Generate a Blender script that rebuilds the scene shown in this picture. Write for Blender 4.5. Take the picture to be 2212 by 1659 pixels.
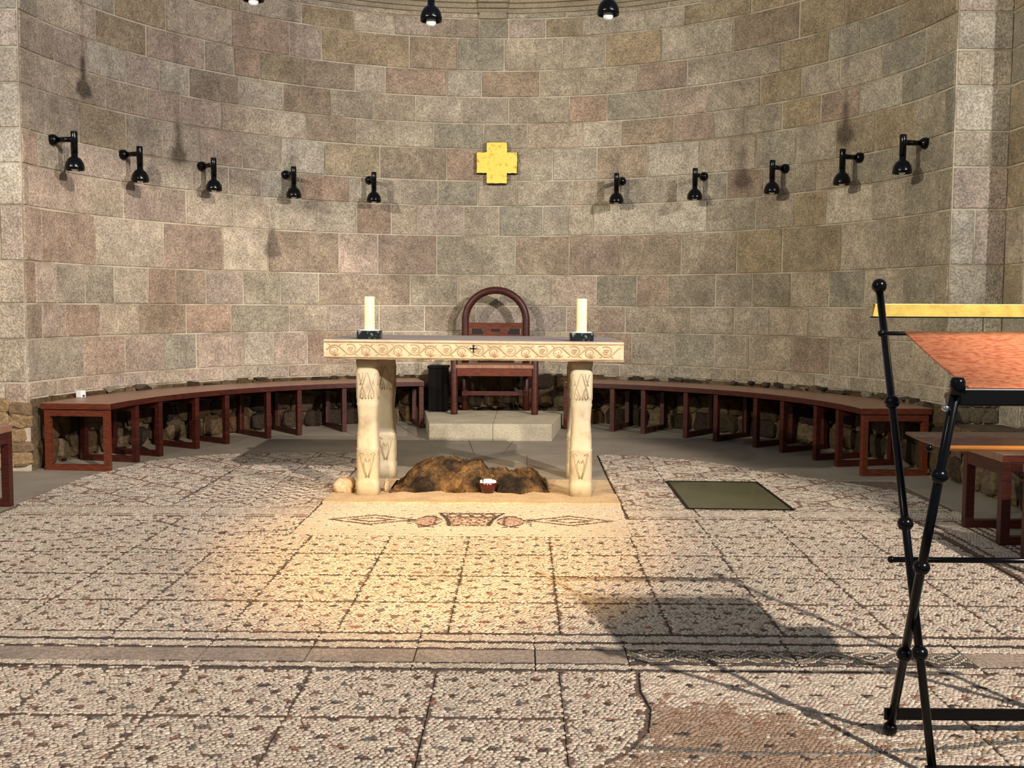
import bpy, math, random
import numpy as np
from mathutils import Matrix, Vector
random.seed(7); RNG = np.random.default_rng(11)
sc = bpy.context.scene
COL = sc.collection
for o in list(bpy.data.objects): bpy.data.objects.remove(o)

# ------------------------------------------------------------------ camera
F, CX, CY, H = 2300., 1106., 829.5, 1.25          # focal length in px of the 2212x1659 frame, eye height
TH, RHO, PSI = math.atan((CY-660.5)/F), math.atan(.0052), math.atan(20./F)
fw = np.array([-math.sin(PSI)*math.cos(TH), math.cos(PSI)*math.cos(TH), -math.sin(TH)])
r0 = np.array([math.cos(PSI), math.sin(PSI), 0]); u0 = np.cross(r0, fw)
rt = r0*math.cos(RHO)+u0*math.sin(RHO); up = u0*math.cos(RHO)-r0*math.sin(RHO)
cam = bpy.data.cameras.new('camera'); co = bpy.data.objects.new('camera', cam); COL.objects.link(co)
cam.sensor_fit = 'HORIZONTAL'; cam.sensor_width = 36; cam.lens = F/2212*36; cam.clip_start = .05; cam.clip_end = 100
m = Matrix.Identity(4)
for i in range(3): m[i][0], m[i][1], m[i][2] = rt[i], up[i], -fw[i]
m[2][3] = H; co.matrix_world = m; sc.camera = co

# ------------------------------------------------------------------ light and exposure
w = bpy.data.worlds.new('world'); sc.world = w; w.use_nodes = True
w.node_tree.nodes['Background'].inputs[0].default_value = (.70, .81, 1, 1)
w.node_tree.nodes['Background'].inputs[1].default_value = .26
vs = sc.view_settings; vs.view_transform = 'Standard'; vs.look = 'None'; vs.gamma = 1; vs.use_curve_mapping = False
vs.exposure = 0.0
def spot(name, loc, aim, power, col, deg, blend=.5, size=.06):
    l = bpy.data.lights.new(name, 'SPOT'); l.energy = power; l.color = col; l.spot_size = math.radians(deg)
    l.spot_blend = blend; l.shadow_soft_size = size
    o = bpy.data.objects.new(name, l); COL.objects.link(o); o.location = loc
    o.rotation_euler = (Vector(aim)-Vector(loc)).to_track_quat('-Z', 'Y').to_euler()
spot('nave_spot_right', (7.0, -6.0, 9.0), (-.9, 6.0, .4), 12500, (1, .90, .80), 24, .25, .10)
spot('nave_spot_left', (-4.6, -1.0, 5.0), (.9, 8.4, 1.2), 620, (1, .90, .72), 60, .6)
spot('aisle_spot_right', (6.6, .2, 4.9), (-2.7, 9.6, 2.5), 4300, (1, .95, .95), 44, .7, .12)
spot('aisle_spot_left', (-7.0, .2, 4.9), (2.2, 9.7, 2.5), 3300, (1, .95, .78), 44, .7, .12)
spot('pier_fill_right', (6.9, .2, 4.9), (3.25, 7.85, 2.6), 2000, (.95, .97, 1), 20, .6)  # added unseen lamp, brightens the pier face behind the lectern
spot('pier_fill_left', (-7.2, .2, 4.9), (-3.9, 7.85, 3.0), 1900, (.95, .98, 1), 15, .7)  # another added lamp out of view, lifts the left pier face
spot('altar_spot', (-.7, -1.6, 4.6), (-.42, 5.35, .2), 6000, (1, .60, .18), 19, 1.)

# ------------------------------------------------------------------ helpers
def lin(c):
    r = [((v/255.)/12.92 if v/255. <= .04045 else ((v/255.+.055)/1.055)**2.4) for v in c[:3]]
    return (r[0], r[1], r[2], 1.)
AX, AY, R = -.27, 7.67, 3.40                        # apse: circle centre and radius
def zf(Y):                                          # the floor rises slightly into the apse
    return np.maximum(0., (np.asarray(Y, float)-7.9))*.018
def pol(r, th, z=0.):                               # th in degrees from the apse axis, right positive
    t = math.radians(th); return (AX+r*math.sin(t), AY+r*math.cos(t), z)
def px_of(p):
    d = np.asarray(p, float)-np.array([0, 0, H]); z = d@fw
    return CX+F*(d@rt)/z
_ths = np.linspace(-93, 93, 1500)
def th_at(x, z, r):                                 # angle on the cylinder r, height z seen at pixel column x
    t = np.radians(_ths); P = np.stack([AX+r*np.sin(t), AY+r*np.cos(t), np.full_like(t, z)], 1)-np.array([0, 0, H])
    return float(np.interp(x, CX+F*(P@rt)/(P@fw), _ths))
def tag(o, label=None, cat=None, group=None, kind=None):
    if label: o['label'] = label
    if cat: o['category'] = cat
    if group: o['group'] = group
    if kind: o['kind'] = kind
    return o
def empty(name, loc, rz=0, **k):
    o = bpy.data.objects.new(name, None); COL.objects.link(o); o.location = loc; o.rotation_euler = (0, 0, rz)
    o.empty_display_size = .1
    return tag(o, **k)
class MB:
    def __init__(s): s.v = []; s.f = []; s.sm = []
    def add(s, v, f, smooth=False):
        b = len(s.v); s.v += [tuple(map(float, p)) for p in v]; s.f += [tuple(b+i for i in q) for q in f]; s.sm += [smooth]*len(f); return s
    def box(s, a, b):
        (x0, y0, z0), (x1, y1, z1) = a, b
        return s.add([(x0,y0,z0),(x1,y0,z0),(x1,y1,z0),(x0,y1,z0),(x0,y0,z1),(x1,y0,z1),(x1,y1,z1),(x0,y1,z1)],
            [(3,2,1,0),(4,5,6,7),(0,1,5,4),(1,2,6,5),(2,3,7,6),(3,0,4,7)])
    def obox(s, c, ax, ay, az):                     # centre and three half axes
        c, ax, ay, az = map(np.array, (c, ax, ay, az)); q = []
        for k in (-1, 1):
            for i, j in ((-1,-1),(1,-1),(1,1),(-1,1)): q.append(c+i*ax+j*ay+k*az)
        return s.add(q, [(3,2,1,0),(4,5,6,7),(0,1,5,4),(1,2,6,5),(2,3,7,6),(3,0,4,7)])
    def prism(s, poly, z0, z1):                     # poly ccw seen from above; z may be callables of Y
        n = len(poly); g = lambda z, p: float(z(p[1])) if callable(z) else z
        v = [(x, y, g(z0, (x, y))) for x, y in poly]+[(x, y, g(z1, (x, y))) for x, y in poly]
        return s.add(v, [tuple(range(n-1, -1, -1)), tuple(range(n, 2*n))]+[(i, (i+1) % n, n+(i+1) % n, n+i) for i in range(n)])
    def tube(s, pts, rad, seg=12, caps=True, closed=False):
        P = [np.array(p, float) for p in pts]; n = len(P)
        rads = rad if isinstance(rad, (list, tuple)) else [rad]*n
        v = []; ref = None
        for i in range(n):
            if closed: t = P[(i+1) % n]-P[i-1]
            else: t = P[min(i+1, n-1)]-P[max(i-1, 0)]
            t = t/(np.linalg.norm(t)+1e-12)
            if ref is None:
                ref = np.array([0, 0, 1.]) if abs(t[2]) < .9 else np.array([1., 0, 0])
            a = ref-t*(ref@t); a /= np.linalg.norm(a)+1e-12; b = np.cross(t, a); ref = a
            for k in range(seg):
                q = 2*math.pi*k/seg; v.append(P[i]+rads[i]*(math.cos(q)*a+math.sin(q)*b))
        f = []
        for i in range(n if closed else n-1):
            j = (i+1) % n
            for k in range(seg): f.append((i*seg+k, i*seg+(k+1) % seg, j*seg+(k+1) % seg, j*seg+k))
        s.add(v, f, True)
        if caps and not closed:
            b = len(s.v)-n*seg
            s.f += [tuple(b+k for k in range(seg-1, -1, -1)), tuple(b+(n-1)*seg+k for k in range(seg))]; s.sm += [False, False]
        return s
    def lathe(s, prof, c=(0, 0, 0), seg=24, sq=0.):  # prof [(r,z)], optional squareness of the section
        v = []; f = []
        for r, z in prof:
            for k in range(seg):
                q = 2*math.pi*k/seg; ca, sa = math.cos(q), math.sin(q)
                e = 1. if not sq else (abs(ca)**(2+sq)+abs(sa)**(2+sq))**(-1/(2+sq))
                v.append((c[0]+r*e*ca, c[1]+r*e*sa, c[2]+z))
        n = len(prof)
        for i in range(n-1):
            for k in range(seg): f.append((i*seg+k, i*seg+(k+1) % seg, (i+1)*seg+(k+1) % seg, (i+1)*seg+k))
        s.add(v, f, True); b = len(s.v)-n*seg
        if prof[0][0] > 1e-4: s.f.append(tuple(b+k for k in range(seg-1, -1, -1))); s.sm.append(False)
        if prof[-1][0] > 1e-4: s.f.append(tuple(b+(n-1)*seg+k for k in range(seg))); s.sm.append(False)
        return s
    def ball(s, c, r, seg=18, rings=10):
        return s.lathe([(max(1e-5, r*math.sin(math.pi*i/rings)), -r*math.cos(math.pi*i/rings)) for i in range(rings+1)], c, seg)
    def mesh(s, name, off=(0, 0, 0)):
        me = bpy.data.meshes.new(name)
        me.from_pydata([(x-off[0], y-off[1], z-off[2]) for x, y, z in s.v], [], s.f)
        me.polygons.foreach_set('use_smooth', s.sm); me.update(); return me
    def build(s, name, mat, parent=None, bevel=0., local=False):
        off = np.zeros(3); q = parent
        while q is not None and not local: off = off+np.array(q.location); q = q.parent
        o = bpy.data.objects.new(name, s.mesh(name, off)); COL.objects.link(o)
        if mat: o.data.materials.append(mat)
        if parent is not None: o.parent = parent
        if bevel:
            b = o.modifiers.new('bevel', 'BEVEL'); b.width = bevel; b.segments = 2; b.limit_method = 'ANGLE'
        return o
def obj(name, me, parent=None, mat=None):
    o = bpy.data.objects.new(name, me); COL.objects.link(o)
    if parent is not None: o.parent = parent
    if mat: me.materials.append(mat)
    return o

# ------------------------------------------------------------------ materials
def mat(name, col, rough=.7, metal=0., noise=0., nscale=8., bump=0., bscale=60., col2=None, spec=.5, stretch=None, detail=4., objcol=False, attr=None, contrast=(.35, .65)):
    M = bpy.data.materials.new(name); M.use_nodes = True; N = M.node_tree.nodes; L = M.node_tree.links
    B = N['Principled BSDF']; B.inputs['Roughness'].default_value = rough; B.inputs['Metallic'].default_value = metal
    B.inputs['Specular IOR Level'].default_value = spec
    tc = N.new('ShaderNodeTexCoord'); vec = tc.outputs['Object']
    if stretch:
        mp = N.new('ShaderNodeMapping'); mp.inputs['Scale'].default_value = stretch; L.new(vec, mp.inputs[0]); vec = mp.outputs[0]
    base = None
    if objcol:
        oi = N.new('ShaderNodeObjectInfo'); base = oi.outputs['Color']
        ad = N.new('ShaderNodeVectorMath'); ad.operation = 'ADD'; sclr = N.new('ShaderNodeVectorMath'); sclr.operation = 'SCALE'
        cmb = N.new('ShaderNodeCombineXYZ'); L.new(oi.outputs['Random'], cmb.inputs[0]); L.new(oi.outputs['Random'], cmb.inputs[2])
        L.new(cmb.outputs[0], sclr.inputs[0]); sclr.inputs['Scale'].default_value = 37.; L.new(vec, ad.inputs[0]); L.new(sclr.outputs[0], ad.inputs[1]); vec = ad.outputs[0]
    if attr:
        at = N.new('ShaderNodeAttribute'); at.attribute_name = attr; base = at.outputs['Color']
    if base is None:
        rgb = N.new('ShaderNodeRGB'); rgb.outputs[0].default_value = lin(col); base = rgb.outputs[0]
    def layer(base, scale, amt, c2=None, lo=.35, hi=.65, det=detail):
        nz = N.new('ShaderNodeTexNoise'); nz.inputs['Scale'].default_value = scale; nz.inputs['Detail'].default_value = det; L.new(vec, nz.inputs['Vector'])
        mr = N.new('ShaderNodeMapRange'); mr.inputs['From Min'].default_value = lo; mr.inputs['From Max'].default_value = hi; L.new(nz.outputs[0], mr.inputs['Value'])
        mx = N.new('ShaderNodeMix'); mx.data_type = 'RGBA'
        if c2 is not None:
            mx.blend_type = 'MIX'; mm = N.new('ShaderNodeMath'); mm.operation = 'MULTIPLY'; mm.inputs[1].default_value = amt
            L.new(mr.outputs[0], mm.inputs[0]); L.new(mm.outputs[0], mx.inputs['Factor']); L.new(base, mx.inputs['A']); mx.inputs['B'].default_value = lin(c2)
        else:
            mr.inputs['To Min'].default_value = 1-amt; mr.inputs['To Max'].default_value = 1+amt
            mx.blend_type = 'MULTIPLY'; mx.inputs['Factor'].default_value = 1; L.new(base, mx.inputs['A']); L.new(mr.outputs[0], mx.inputs['B'])
        return mx.outputs['Result'], nz
    if col2 is not None: base, _ = layer(base, nscale, 1., col2, *contrast)
    if isinstance(noise, (list, tuple)):
        for s_, a_ in noise: base, _ = layer(base, s_, a_)
    elif noise: base, _ = layer(base, nscale, noise)
    L.new(base, B.inputs['Base Color'])
    if bump:
        nz = N.new('ShaderNodeTexNoise'); nz.inputs['Scale'].default_value = bscale; nz.inputs['Detail'].default_value = 5.; L.new(vec, nz.inputs['Vector'])
        bp = N.new('ShaderNodeBump'); bp.inputs['Strength'].default_value = bump; bp.inputs['Distance'].default_value = .01
        L.new(nz.outputs[0], bp.inputs['Height']); L.new(bp.outputs[0], B.inputs['Normal'])
    return M
M_STONE = mat('ashlar_stone', (150,138,120), .92, noise=[(2.2, .12), (6, .14), (20, .12), (68, .34)], bump=.9, bscale=75, spec=.2, objcol=True)
M_MORTAR = mat('lime_mortar', (186,174,152), .95, col2=(142,129,108), nscale=2.6, contrast=(.42, .62), noise=[(90, .12)], bump=.3, spec=.2)
M_CORN = mat('cornice_stone', (150,138,116), .9, noise=[(4, .15), (60, .18)], bump=.5, spec=.2)
M_RUB = mat('rubble_stone', (120,100,74), .95, noise=[(7, .3), (40, .3)], bump=.9, bscale=40, spec=.2, objcol=True)
M_PAVE = mat('grey_paving_stone', (136,126,110), .7, noise=[(2.5, .12), (50, .08)], bump=.12, spec=.4)
M_FILL = mat('brown_fill_mortar', (150,132,116), .85, noise=[(5, .16), (55, .25), (130, .3)], bump=.25, bscale=120)
M_BED = mat('dark_mortar_bed', (96,79,66), .95, noise=[(30, .25)], bump=.3)
M_TES = mat('mosaic_tesserae', (200,190,170), .6, noise=[(140, .10), (1.6, .07)], attr='tint', spec=.35)
M_WOOD = mat('red_brown_wood', (74,27,16), .42, col2=(45,15,10), nscale=5., stretch=(4, 4, 30), noise=[(1.2, .2)], spec=.4)
M_WOODLIT = mat('lit_red_brown_wood', (104,47,23), .42, col2=(72,30,15), nscale=4., stretch=(4, 4, 34), spec=.4)  # lit copy of the red-brown wood, light put into the colour
M_SEAT = mat('wood_with_sheen', (150,112,90), .34, col2=(126,90,70), nscale=3., stretch=(14, 14, 3), spec=.45)  # paler than the frame wood: glossy reflection put into the colour
M_ALT = mat('altar_limestone', (182,162,130), .7, noise=[(6, .10), (45, .10)], bump=.25, bscale=50, spec=.3)
M_CARVE = mat('carved_limestone', (162,132,98), .75, noise=[(40, .12)], bump=.2, spec=.3)
M_LEG = mat('leg_marble', (174,160,132), .6, col2=(128,114,92), nscale=9, contrast=(.5, .8), bump=.2, bscale=30, spec=.35)
M_LCARV = mat('leg_relief_marble', (148,130,100), .7, noise=[(30, .12)], spec=.3)
M_BLACK = mat('black_enamel', (4,4,5), .2, spec=.28)
M_BLACKM = mat('black_iron', (5,5,6), .35, spec=.22)
M_BRASS = mat('brass', (244,208,104), .38, metal=.45, noise=[(25, .15)], bump=.15, bscale=30)
M_LEATH = mat('orange_leather', (230,146,100), .42, col2=(202,106,68), nscale=42., stretch=(1, 2.2, 1), contrast=(.46, .62), noise=[(3, .08), (60, .12)], bump=.15, bscale=60, spec=.45)
M_CAND = mat('ivory_wax', (228,214,160), .45, noise=[(4, .02)], spec=.4)
M_MARB = mat('black_marble', (20,24,22), .25, col2=(150,150,140), nscale=28., contrast=(.56, .70), spec=.5)
M_GOLD = mat('gold_mosaic', (252,214,92), .35, col2=(196,138,40), nscale=30., contrast=(.55, .75), bump=.3, bscale=60, metal=.15, spec=.5)
M_ROCK = mat('ochre_rock', (100,75,46), .95, col2=(36,27,18), nscale=4.5, contrast=(.36, .6), noise=[(17, .4), (60, .4)], bump=1., bscale=28, spec=.2)
M_HATCH = mat('olive_floor_glass', (92,90,64), .18, noise=[(3, .10)], spec=.5)
M_WHITE = mat('white_plastic', (225,225,220), .4)
M_BULB = mat('frosted_bulb', (240,240,235), .3, spec=.5)
M_VOT = mat('red_brown_glass', (62,17,9), .12, spec=.6)
M_EARTH = mat('ochre_plaster', (180,156,124), .9, noise=[(6, .12), (60, .15)], bump=.4, bscale=50, spec=.2)
M_RUBM = mat('rubble_mortar', (92,76,56), .95, noise=[(8, .3), (40, .3)], bump=.8, bscale=40, spec=.2)
M_INK = mat('black_inlay', (24,18,16), .8)
TONE0 = {'n': (156,142,122), 'l': (180,168,148), 'p': (164,142,128), 'r': (142,112,94), 'd': (124,104,84), 'o': (138,118,86), 'g': (130,124,106)}
TONE = {k: tuple(.46*a+.54*b for a, b in zip(v, (156,143,124))) for k, v in TONE0.items()}
def stone_col(t, rnd):
    c = lin(TONE[t]); k = 1+rnd.uniform(-.09, .09); h = rnd.uniform(-.03, .03)
    return (c[0]*k*(1+h), c[1]*k, c[2]*k*(1-h), 1)

# ------------------------------------------------------------------ the apse wall, every block its own piece
ZJ = [.54, .66, .983, 1.247, 1.562, 1.966, 2.271, 2.526, 2.85, 3.105, 3.371, 3.636, 3.96, 4.153, 4.209]
def arc_strip(mb, r_in, r_out, t0, t1, z0, z1, n):
    v = []; f = []
    for i in range(n+1):
        t = t0+(t1-t0)*i/n
        v += [pol(r_in, t, z0), pol(r_out, t, z0), pol(r_out, t, z1), pol(r_in, t, z1)]
    for i in range(n):
        a, b = 4*i, 4*i+4
        f += [(a, b, b+3, a+3), (a+3, b+3, b+2, a+2), (a+2, b+2, b+1, a+1), (a+1, b+1, b, a)]
    f += [(0, 3, 2, 1), (4*n, 4*n+1, 4*n+2, 4*n+3)]
    return mb.add(v, f, False)
APSE = arc_strip(MB(), R, R+.35, -86.9, 86.9, -.05, 5.3, 64).build('wall_apse', M_MORTAR); tag(APSE, kind='structure', label='curved apse wall of squared stone blocks with pale joints')
APSE.data.polygons.foreach_set('use_smooth', [False]*len(APSE.data.polygons))
courses = [
 ([123,161,243,332,397,480,554,623,693,770,850,907,1000,1100,1207,1270,1339,1416,1497,1590,1682,1761,1835,1889,1954,2010], 'npppnpnnpnnnnnnnnnnnnnnnnnn'),
 ([181,270,354,424,525,591,664,760,850,940,1060,1180,1270,1365,1458,1543,1619,1711,1793,1856,1971], 'nrpgplprnnnnnrngnnrgnn'),
 ([90,142,215,299,402,499,625,710,819,917,1028,1224,1351,1492,1586,1663,1748,1824,1885,1989], 'dprndrgnpndprnnlnnnng'),
 ([76,121,183,246,320,380,445,525,606,688,886,989,1078,1189,1289,1376,1443,1546,1625,1709,1791,1868,1951,2021], 'rpngnrdpgndgnnpgrgngngngg'),
 ([89,205,353,480,579,732,816,943,1113,1230,1340,1472,1592,1690,1818,1919,2001], 'rrlrldprgdrdnoolgg'),
 ([61,187,266,402,505,583,684,770,845,902,1002,1078,1173,1227,1281,1413,1526,1632,1717,1787,1885,1954,2035], 'npnpnlllrnpngnnllnnolngg'),
 ([79,142,220,307,415,494,564,649,754,864,946,1032,1116,1238,1340,1464,1570,1650,1764,1836,1930,2017], 'rnppnnnlrnngnnnnnrnnggn'),
 ([61,95,170,272,351,430,523,608,702,820,965,1080,1194,1290,1399,1510,1634,1720,1806,1892,1977,2042], 'nnnonnpnlodrnndlnlnoogg'),
 ([76,137,228,318,390,477,580,661,770,855,937,1045,1139,1258,1342,1456,1543,1609,1690,1774,1858,1949,2023], 'nnnnppnldnlggnldrnnorlgg'),
 ([115,186,271,344,408,516,611,715,806,898,998,1099,1230,1312,1426,1528,1643,1732,1816,1907,2000], 'nplpldndnnlnnrgpnolngg'),
 ([79,206,315,442,505,561,654,767,832,964,1040,1166,1252,1375,1485,1558,1688,1792,1859,1947], 'nlopnrodlrldnnrnnoggo'),
 ([246,357,500,625,694,884,988,1089,1215,1308,1429,1585,1728,1827], 'nonrpodgnnoldoo'),
 ([415,514,651,765,851,927,1035,1099,1179,1257,1394,1477,1624], 'nonolpdgponloo'),
 ([430,640,790,930,1110,1225,1445,1600], 'nnnnnnnnn')]
rnd = random.Random(3)
GAP = .005
def arc_stone(t0, t1, z0, z1, proud):
    g = math.degrees(GAP/R); t0 += g; t1 -= g; z0 += GAP; z1 -= GAP
    c = .006; gc = math.degrees(c/R); n = max(1, int(round((t1-t0)/2.6)))
    ts = [t0, t0+gc]+[t0+gc+(t1-t0-2*gc)*i/n for i in range(1, n)]+[t1-gc, t1]; zs = [z0, z0+c, z1-c, z1]
    v = []; f = []
    for i, t in enumerate(ts):
        for j, z in enumerate(zs):
            e = i in (0, len(ts)-1) or j in (0, 3)
            v.append(pol(R+.002 if e else R-proud, t+(0 if e else rnd.uniform(-.02, .02)), z))
    m_ = len(zs)
    for i in range(len(ts)-1):
        for j in range(m_-1): f.append((i*m_+j, (i+1)*m_+j, (i+1)*m_+j+1, i*m_+j+1))
    return MB().add(v, f)
for ci, (xs, tones) in enumerate(courses):
    z0, z1 = ZJ[ci], ZJ[ci+1]; zm = (z0+z1)/2
    ths = [-86.9]+[th_at(x, zm, R) for x in xs]+[86.9]
    for i in range(len(ths)-1):
        o = arc_stone(ths[i], ths[i+1], z0, z1, rnd.uniform(.006, .011)).build('stone_block', M_STONE, APSE)
        o.color = stone_col(tones[i], rnd)
# upper courses above the cornice, out of the picture
# cornice ring with its carved middle bracket
def ring_profile(prof, t0, t1, n):                  # prof [(r,z)] closed
    v = []; f = []; k = len(prof)
    for i in range(n+1):
        t = t0+(t1-t0)*i/n
        v += [pol(r, t, z) for r, z in prof]
    for i in range(n):
        for j in range(k): f.append((i*k+j, (i+1)*k+j, (i+1)*k+(j+1) % k, i*k+(j+1) % k))
    f += [tuple(range(k-1, -1, -1)), tuple(n*k+j for j in range(k))]
    return v, f
def moulding(z0, k=1.):
    p = [(R+.05, z0), (R-.02*k, z0), (R-.028*k, z0+.016), (R-.02*k, z0+.03), (R-.022*k, z0+.04), (R-.045*k, z0+.044), (R-.055*k, z0+.062), (R-.045*k, z0+.08),
         (R-.05*k, z0+.086), (R-.075*k, z0+.09), (R-.085*k, z0+.11), (R-.075*k, z0+.13), (R-.08*k, z0+.136), (R-.12*k, z0+.16), (R-.14*k, z0+.2), (R-.14*k, z0+.26), (R+.05, z0+.26)]
    return p
v_, f_ = ring_profile(moulding(4.209), -86, 86, 70)
corn = MB().add(v_, f_).build('trim_cornice', M_CORN); tag(corn, kind='structure', label='moulded stone cornice around the top of the apse wall')
v_, f_ = ring_profile(moulding(4.209, 1.5), -3.2, 1.9, 6)
MB().add(v_, f_).build('cornice_bracket', M_CORN, corn)
bk = MB()
v_, f_ = ring_profile([(R+.02, 4.155), (R-.03, 4.155), (R-.045, 4.209), (R+.02, 4.209)], -3.0, 1.7, 6); bk.add(v_, f_)
bk.build('bracket_foot', M_CORN, corn)

# ------------------------------------------------------------------ piers either side of the apse, block by block
def flat_stone(o, u, n, a, b, z0, z1, proud=.008):  # planar block face on plane through o, along u, outward normal n
    g = GAP; c = .006; a += g; b -= g; z0 += g; z1 -= g
    o, u, n = map(np.array, (o, u, n)); v = []; f = []
    for i, s_ in enumerate((a, a+c, b-c, b)):
        for j, z in enumerate((z0, z0+c, z1-c, z1)):
            e = i in (0, 3) or j in (0, 3)
            p = o+u*s_+n*(-.002 if e else proud); v.append((p[0], p[1], z))
    fl = np.cross(u, (0, 0, 1))@n < 0
    for i in range(3):
        for j in range(3):
            q = (i*4+j, (i+1)*4+j, (i+1)*4+j+1, i*4+j+1); f.append(q[::-1] if fl else q)
    return MB().add(v, f)
ZP = [.40]+ZJ[1:13]+[4.209, 4.7, 5.25]
def pier(name, side, label):
    xa = AX+side*3.395; x1 = xa+side*.40; x2 = x1+side*2.0
    def poly(pts): return pts if side > 0 else pts[::-1]
    b = MB()
    b.prism(poly([(xa, 7.85), (x1, 7.85), (x1, 7.55), (x2, 7.55), (x2, 8.3), (xa+side*.0, 8.3)]), -.05, 5.3)
    w_ = b.build(name, M_MORTAR); tag(w_, kind='structure', label=label)
    for i in range(len(ZP)-1):
        z0, z1 = ZP[i], ZP[i+1]
        cuts = [0, .40] if i % 2 else ([0, .26, .40] if i % 4 else [0, .17, .40])
        for a, c in zip(cuts, cuts[1:]):
            o = flat_stone((xa, 7.85, 0), (side, 0, 0), (0, -1, 0), a, c, z0, z1).build('stone_block', M_STONE, w_); o.color = stone_col(rnd.choice('lnlp'), rnd)
        o = flat_stone((x1, 7.55, 0), (0, 1, 0), (-side, 0, 0), 0, .292, z0, z1).build('stone_block', M_STONE, w_); o.color = stone_col(rnd.choice('ngo'), rnd)
        cuts = [0, .45, 1.05, 1.6, 2.0] if i % 2 else [0, .7, 1.3, 2.0]
        for a, c in zip(cuts, cuts[1:]):
            o = flat_stone((x1, 7.55, 0), (side, 0, 0), (0, -1, 0), a, c, z0, z1).build('stone_block', M_STONE, w_); o.color = stone_col(rnd.choice('lnp'), rnd)
    return w_
WL = pier('wall_left', -1, 'pale block pier beside the apse opening next to the white socket')
WR = pier('wall_right', 1, 'pale block pier beside the apse opening behind the lectern')

# ------------------------------------------------------------------ rubble footing under the ashlar
def rock_mesh(name, seed, sub=2):
    r_ = np.random.default_rng(seed); v = []; f = []
    rings, seg = 5, 9
    for i in range(rings+1):
        a = math.pi*i/rings
        for k in range(seg):
            q = 2*math.pi*k/seg; n = np.array([math.sin(a)*math.cos(q), math.sin(a)*math.sin(q), math.cos(a)])
            p = np.sign(n)*np.abs(n)**.62*(1 if i in (0, rings) else 1+r_.uniform(-.16, .16)); v.append(p*.5)
    for i in range(rings):
        for k in range(seg): f.append((i*seg+k, (i+1)*seg+k, (i+1)*seg+(k+1) % seg, i*seg+(k+1) % seg))
    me = MB().add(v, f, False).mesh(name); me.materials.append(M_RUB); return me
RK = [rock_mesh('rubble_stone', 40+i) for i in range(6)]
FOOT = arc_strip(MB(), R-.015, R+.04, -86.5, 86.5, -.05, .535, 60).build('wall_footing', M_RUBM); tag(FOOT, kind='structure', label='rough rubble footing under the apse blocks behind the benches')
def rub(parent, loc, size, rz, tone=None):
    o = obj('rubble_stone', rnd.choice(RK), parent); o.location = loc; o.scale = size
    o.rotation_euler = (rnd.uniform(-.15, .15), rnd.uniform(-.15, .15), rz)
    c = lin(rnd.choice([(84,66,44), (62,50,36), (100,84,62), (50,40,30), (80,58,36)]) if tone is None else tone); o.color = c  # default tones darkened to carry the shade under the benches
for row, (zc, hh) in enumerate(((.10, .2), (.27, .18), (.43, .17))):
    t = -85.5+row*1.4
    while t < 85.5:
        wd = rnd.uniform(.13, .27); dt = math.degrees(wd/R)
        p = pol(R-.012, t+dt/2, zc+float(zf(10))*.6+rnd.uniform(-.015, .015)); rub(FOOT, p, (wd*.96, .12, hh*rnd.uniform(.85, 1.08)), -math.radians(t+dt/2)); t += dt+.12
t = -84.
while t < 84:                                       # uneven top of the footing that shows behind the bench seats
    if rnd.random() < (.8 if t > 20 else .35):
        wd = rnd.uniform(.08, .2); rub(FOOT, pol(R-.03, t, .525+rnd.uniform(-.008, .012)), (wd*.7, .07, rnd.uniform(.03, .05)), -math.radians(t), rnd.choice([(96,84,68), (70,60,48), (150,138,116)]))
    t += rnd.uniform(1.6, 4.2)
SIDE = MB().prism([(3.12, 5.2), (5.1, 5.2), (5.1, 7.56), (3.12, 7.84)], -.05, .40).build('wall_plinth', M_RUBM); tag(SIDE, kind='structure', label='low rubble plinth along the side behind the wooden stools')
for row in range(2):
    y = 5.3+row*.1
    while y < 7.75:
        wd = rnd.uniform(.18, .34); rub(SIDE, (3.125, y+wd/2, .10+row*.19), (.10, wd*.96, .19), 0); y += wd
for i in range(14):                                 # crumbled foot of the other pier
    rub(WL, (-3.70-.05*rnd.random()-.12*(i % 3), 7.85, .08+.1*(i//3)+rnd.uniform(-.02, .02)), (rnd.uniform(.12, .2), .09, rnd.uniform(.09, .15)), 0, rnd.choice([(190,168,134), (160,132,96), (132,108,80)]))
for i in range(8):
    rub(WR, (3.18+.09*(i % 4), 7.85, .46+.12*(i//4)), (.12, .06, .13), 0, (112,100,82))

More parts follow.
